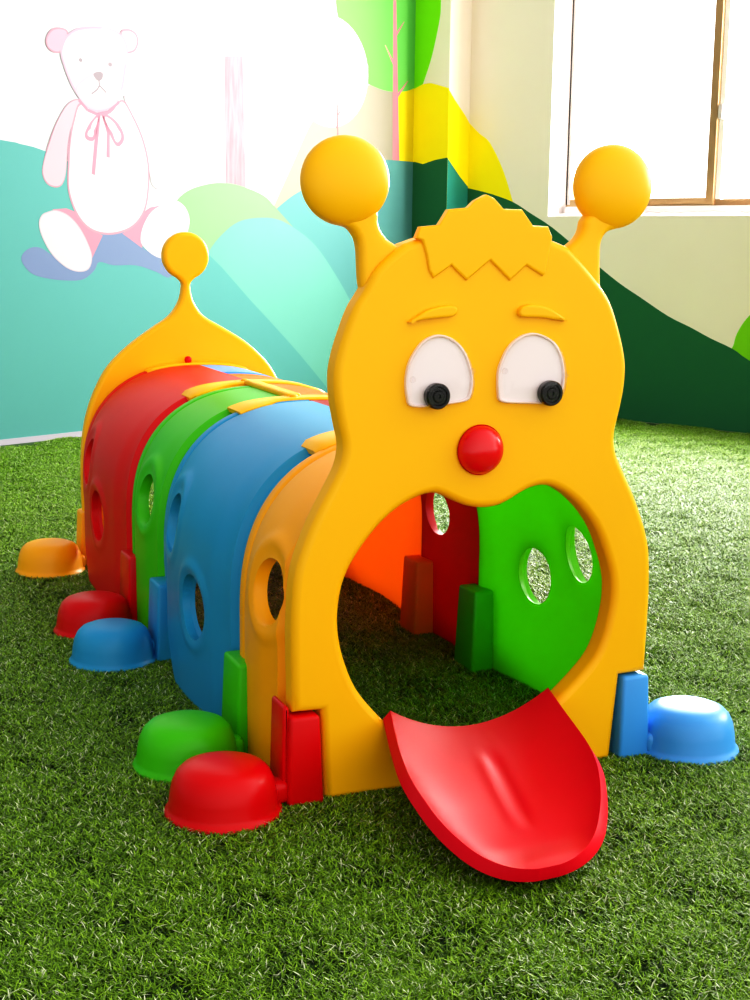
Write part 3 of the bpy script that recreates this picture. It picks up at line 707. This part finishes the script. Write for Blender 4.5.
# ================================================================== ARTIFICIAL GRASS (one object, geometry nodes)
TS, STEP, NBL = .34, .23, 7600
verts, faces, tint = [], [], []
random.seed(11)
for i in range(NBL):
    x, y = random.uniform(-TS/2, TS/2), random.uniform(-TS/2, TS/2)
    a = random.uniform(0, 2*PI); h = random.uniform(.006, .015); w = random.uniform(.0008, .0014)
    lean = random.uniform(.5, 1.7)*h; ca, sa = math.cos(a), math.sin(a); tw = random.uniform(-.6, .6)
    pa = a+PI/2+tw; px_, py_ = math.cos(pa)*w, math.sin(pa)*w
    base = len(verts); tn = random.random()
    if random.random() < .07: tn = 1.5          # pale blades, glints on the turf put into their colour
    for f, ww in ((0, 1), (.5, .95), (.82, .7)):
        cx, cy = x+ca*lean*f*f, y+sa*lean*f*f; cz = h*(f-.15*f*f)
        verts += [(cx-px_*ww, cy-py_*ww, cz), (cx+px_*ww, cy+py_*ww, cz)]; tint += [(tn, f)]*2
    verts.append((x+ca*lean, y+sa*lean, h*.88)); tint.append((tn, 1))
    faces += [(base, base+1, base+3, base+2), (base+2, base+3, base+5, base+4), (base+4, base+5, base+6)]
me = bpy.data.meshes.new('artificial_grass'); me.from_pydata(verts, [], faces)
at = me.attributes.new('tint', 'FLOAT', 'POINT'); at.data.foreach_set('value', [t[0] for t in tint])
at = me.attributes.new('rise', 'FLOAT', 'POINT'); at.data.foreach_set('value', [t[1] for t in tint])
GM, nt, b, out = new_mat('grass_blades')
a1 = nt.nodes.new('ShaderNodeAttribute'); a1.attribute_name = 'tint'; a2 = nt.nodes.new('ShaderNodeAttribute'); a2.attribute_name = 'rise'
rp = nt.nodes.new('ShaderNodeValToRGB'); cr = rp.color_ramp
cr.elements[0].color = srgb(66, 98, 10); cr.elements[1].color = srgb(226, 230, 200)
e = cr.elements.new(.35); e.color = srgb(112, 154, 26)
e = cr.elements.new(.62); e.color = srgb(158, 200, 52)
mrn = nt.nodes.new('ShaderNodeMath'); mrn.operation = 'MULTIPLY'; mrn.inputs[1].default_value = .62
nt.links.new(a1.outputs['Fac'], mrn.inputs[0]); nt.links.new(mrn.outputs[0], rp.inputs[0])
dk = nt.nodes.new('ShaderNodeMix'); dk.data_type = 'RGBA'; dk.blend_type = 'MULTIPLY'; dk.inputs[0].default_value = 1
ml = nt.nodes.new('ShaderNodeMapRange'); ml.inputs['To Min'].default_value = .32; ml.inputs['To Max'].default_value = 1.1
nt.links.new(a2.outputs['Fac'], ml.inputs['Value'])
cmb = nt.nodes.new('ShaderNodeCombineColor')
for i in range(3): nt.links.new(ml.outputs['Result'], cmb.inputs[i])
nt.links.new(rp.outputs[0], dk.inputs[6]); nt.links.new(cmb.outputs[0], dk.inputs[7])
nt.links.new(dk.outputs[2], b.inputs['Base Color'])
b.inputs['Roughness'].default_value = .34; b.inputs['Specular IOR Level'].default_value = .28
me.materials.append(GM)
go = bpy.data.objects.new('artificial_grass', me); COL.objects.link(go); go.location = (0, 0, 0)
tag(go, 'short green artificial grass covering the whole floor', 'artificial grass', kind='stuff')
ng = bpy.data.node_groups.new('spread_turf', 'GeometryNodeTree')
ng.interface.new_socket('Geometry', in_out='INPUT', socket_type='NodeSocketGeometry')
ng.interface.new_socket('Geometry', in_out='OUTPUT', socket_type='NodeSocketGeometry')
N = ng.nodes.new; Lk = ng.links.new
gi, gout = N('NodeGroupInput'), N('NodeGroupOutput')
X0, X1, Y0, Y1 = -3.6, 5.0, -2.0, 6.7
gr = N('GeometryNodeMeshGrid'); gr.inputs['Size X'].default_value = X1-X0; gr.inputs['Size Y'].default_value = Y1-Y0
gr.inputs['Vertices X'].default_value = int((X1-X0)/STEP)+1; gr.inputs['Vertices Y'].default_value = int((Y1-Y0)/STEP)+1
tf = N('GeometryNodeTransform'); tf.inputs['Translation'].default_value = ((X0+X1)/2, (Y0+Y1)/2, 0)
Lk(gr.outputs['Mesh'], tf.inputs['Geometry'])
pos = N('GeometryNodeInputPosition')
def dotlim(vec, off, op, lim):
    s = N('ShaderNodeVectorMath'); s.operation = 'SUBTRACT'; s.inputs[1].default_value = off; Lk(pos.outputs[0], s.inputs[0])
    d = N('ShaderNodeVectorMath'); d.operation = 'DOT_PRODUCT'; d.inputs[1].default_value = vec; Lk(s.outputs[0], d.inputs[0])
    c = N('FunctionNodeCompare'); c.data_type = 'FLOAT'; c.operation = op; Lk(d.outputs['Value'], c.inputs[0]); c.inputs[1].default_value = lim
    return c.outputs[0]
c1 = dotlim(V, K, 'LESS_THAN', .13); c2 = dotlim(U, K, 'GREATER_THAN', -.13)
orn = N('FunctionNodeBooleanMath'); orn.operation = 'OR'; Lk(c1, orn.inputs[0]); Lk(c2, orn.inputs[1])
dl = N('GeometryNodeDeleteGeometry'); dl.domain = 'POINT'; Lk(tf.outputs[0], dl.inputs['Geometry']); Lk(orn.outputs[0], dl.inputs['Selection'])
rnd = N('FunctionNodeRandomValue'); rnd.data_type = 'FLOAT_VECTOR'; rnd.inputs[0].default_value = (0, 0, 0); rnd.inputs[1].default_value = (0, 0, 6.283)
ins = N('GeometryNodeInstanceOnPoints'); Lk(dl.outputs[0], ins.inputs['Points']); Lk(gi.outputs[0], ins.inputs['Instance']); Lk(rnd.outputs[0], ins.inputs['Rotation'])
Lk(ins.outputs[0], gout.inputs[0])
md = go.modifiers.new('spread turf', 'NODES'); md.node_group = ng

# ================================================================== LIGHT
def area(name, loc, direction, sx, sy, power, col=(1, 1, 1)):
    l = bpy.data.lights.new(name, 'AREA'); l.shape = 'RECTANGLE'; l.size = sx; l.size_y = sy; l.energy = power; l.color = col
    o = bpy.data.objects.new(name, l); COL.objects.link(o); o.location = loc
    o.rotation_euler = Vector(direction).to_track_quat('-Z', 'Y').to_euler(); return o
# daylight through the windows further along the right-hand wall
area('window_daylight', WR(2.16, 2.05, -.32), (-U-Zv*.05), 2.3, 1.5, 560, (1, .985, .96))
area('window_daylight', WR(6.2, 2.0, .05), (-U-Zv*.15), 2.2, 1.6, 200, (1, .985, .96))

world = bpy.data.worlds.new('daylight'); SC.world = world; world.use_nodes = True
wn = world.node_tree; bg = wn.nodes['Background']
tc = wn.nodes.new('ShaderNodeTexCoord')
vm = wn.nodes.new('ShaderNodeVectorMath'); vm.operation = 'DOT_PRODUCT'; vm.inputs[1].default_value = (U*.55+Vector((0, -.7, 0))-Zv*.30).normalized()
wn.links.new(tc.outputs['Generated'], vm.inputs[0])
mr = wn.nodes.new('ShaderNodeMapRange'); mr.inputs['From Min'].default_value = -.6; mr.inputs['From Max'].default_value = .7
mr.inputs['To Min'].default_value = .42; mr.inputs['To Max'].default_value = 1.45
wn.links.new(vm.outputs['Value'], mr.inputs['Value'])
vm2 = wn.nodes.new('ShaderNodeVectorMath'); vm2.operation = 'DOT_PRODUCT'; vm2.inputs[1].default_value = U
wn.links.new(tc.outputs['Generated'], vm2.inputs[0])
mr2 = wn.nodes.new('ShaderNodeMapRange'); mr2.inputs['From Min'].default_value = .35; mr2.inputs['From Max'].default_value = .75; mr2.inputs['To Max'].default_value = 1.6
wn.links.new(vm2.outputs['Value'], mr2.inputs['Value'])
ad = wn.nodes.new('ShaderNodeMath'); wn.links.new(mr.outputs['Result'], ad.inputs[0]); wn.links.new(mr2.outputs['Result'], ad.inputs[1])
wn.links.new(ad.outputs[0], bg.inputs['Strength']); bg.inputs['Color'].default_value = (1, .99, .975, 1)

# ================================================================== CAMERA
f_, pitch, roll, yaw = 1400.11, math.radians(10.4047), math.radians(.7518), math.radians(22.3329)
F = Vector((math.sin(yaw)*math.cos(pitch), math.cos(yaw)*math.cos(pitch), -math.sin(pitch)))
R = Vector((math.cos(yaw), -math.sin(yaw), 0)); Uc = R.cross(F)
R2 = R*math.cos(roll)+Uc*math.sin(roll); U2 = -R*math.sin(roll)+Uc*math.cos(roll)
cd = bpy.data.cameras.new('camera'); co = bpy.data.objects.new('camera', cd); COL.objects.link(co)
Mx = Matrix((R2, U2, -F)).transposed().to_4x4(); Mx.translation = Vector((-1.2249, -2.4274, 1.0763))
co.matrix_world = Mx
cd.sensor_fit = 'VERTICAL'; cd.sensor_height = 36; cd.lens = f_/1000*36; cd.clip_end = 100
SC.camera = co
SC.view_settings.view_transform = 'Standard'; SC.view_settings.look = 'None'; SC.view_settings.exposure = 0.42

# camera response: a gentle contrast curve
vs_ = SC.view_settings; vs_.use_curve_mapping = True
cmap = vs_.curve_mapping; cu = cmap.curves[3]
cu.points[0].location = (0, 0); cu.points[-1].location = (1, 1)
for x, y in ((.04, .018), (.18, .145), (.5, .53)): cu.points.new(x, y)
cmap.update()
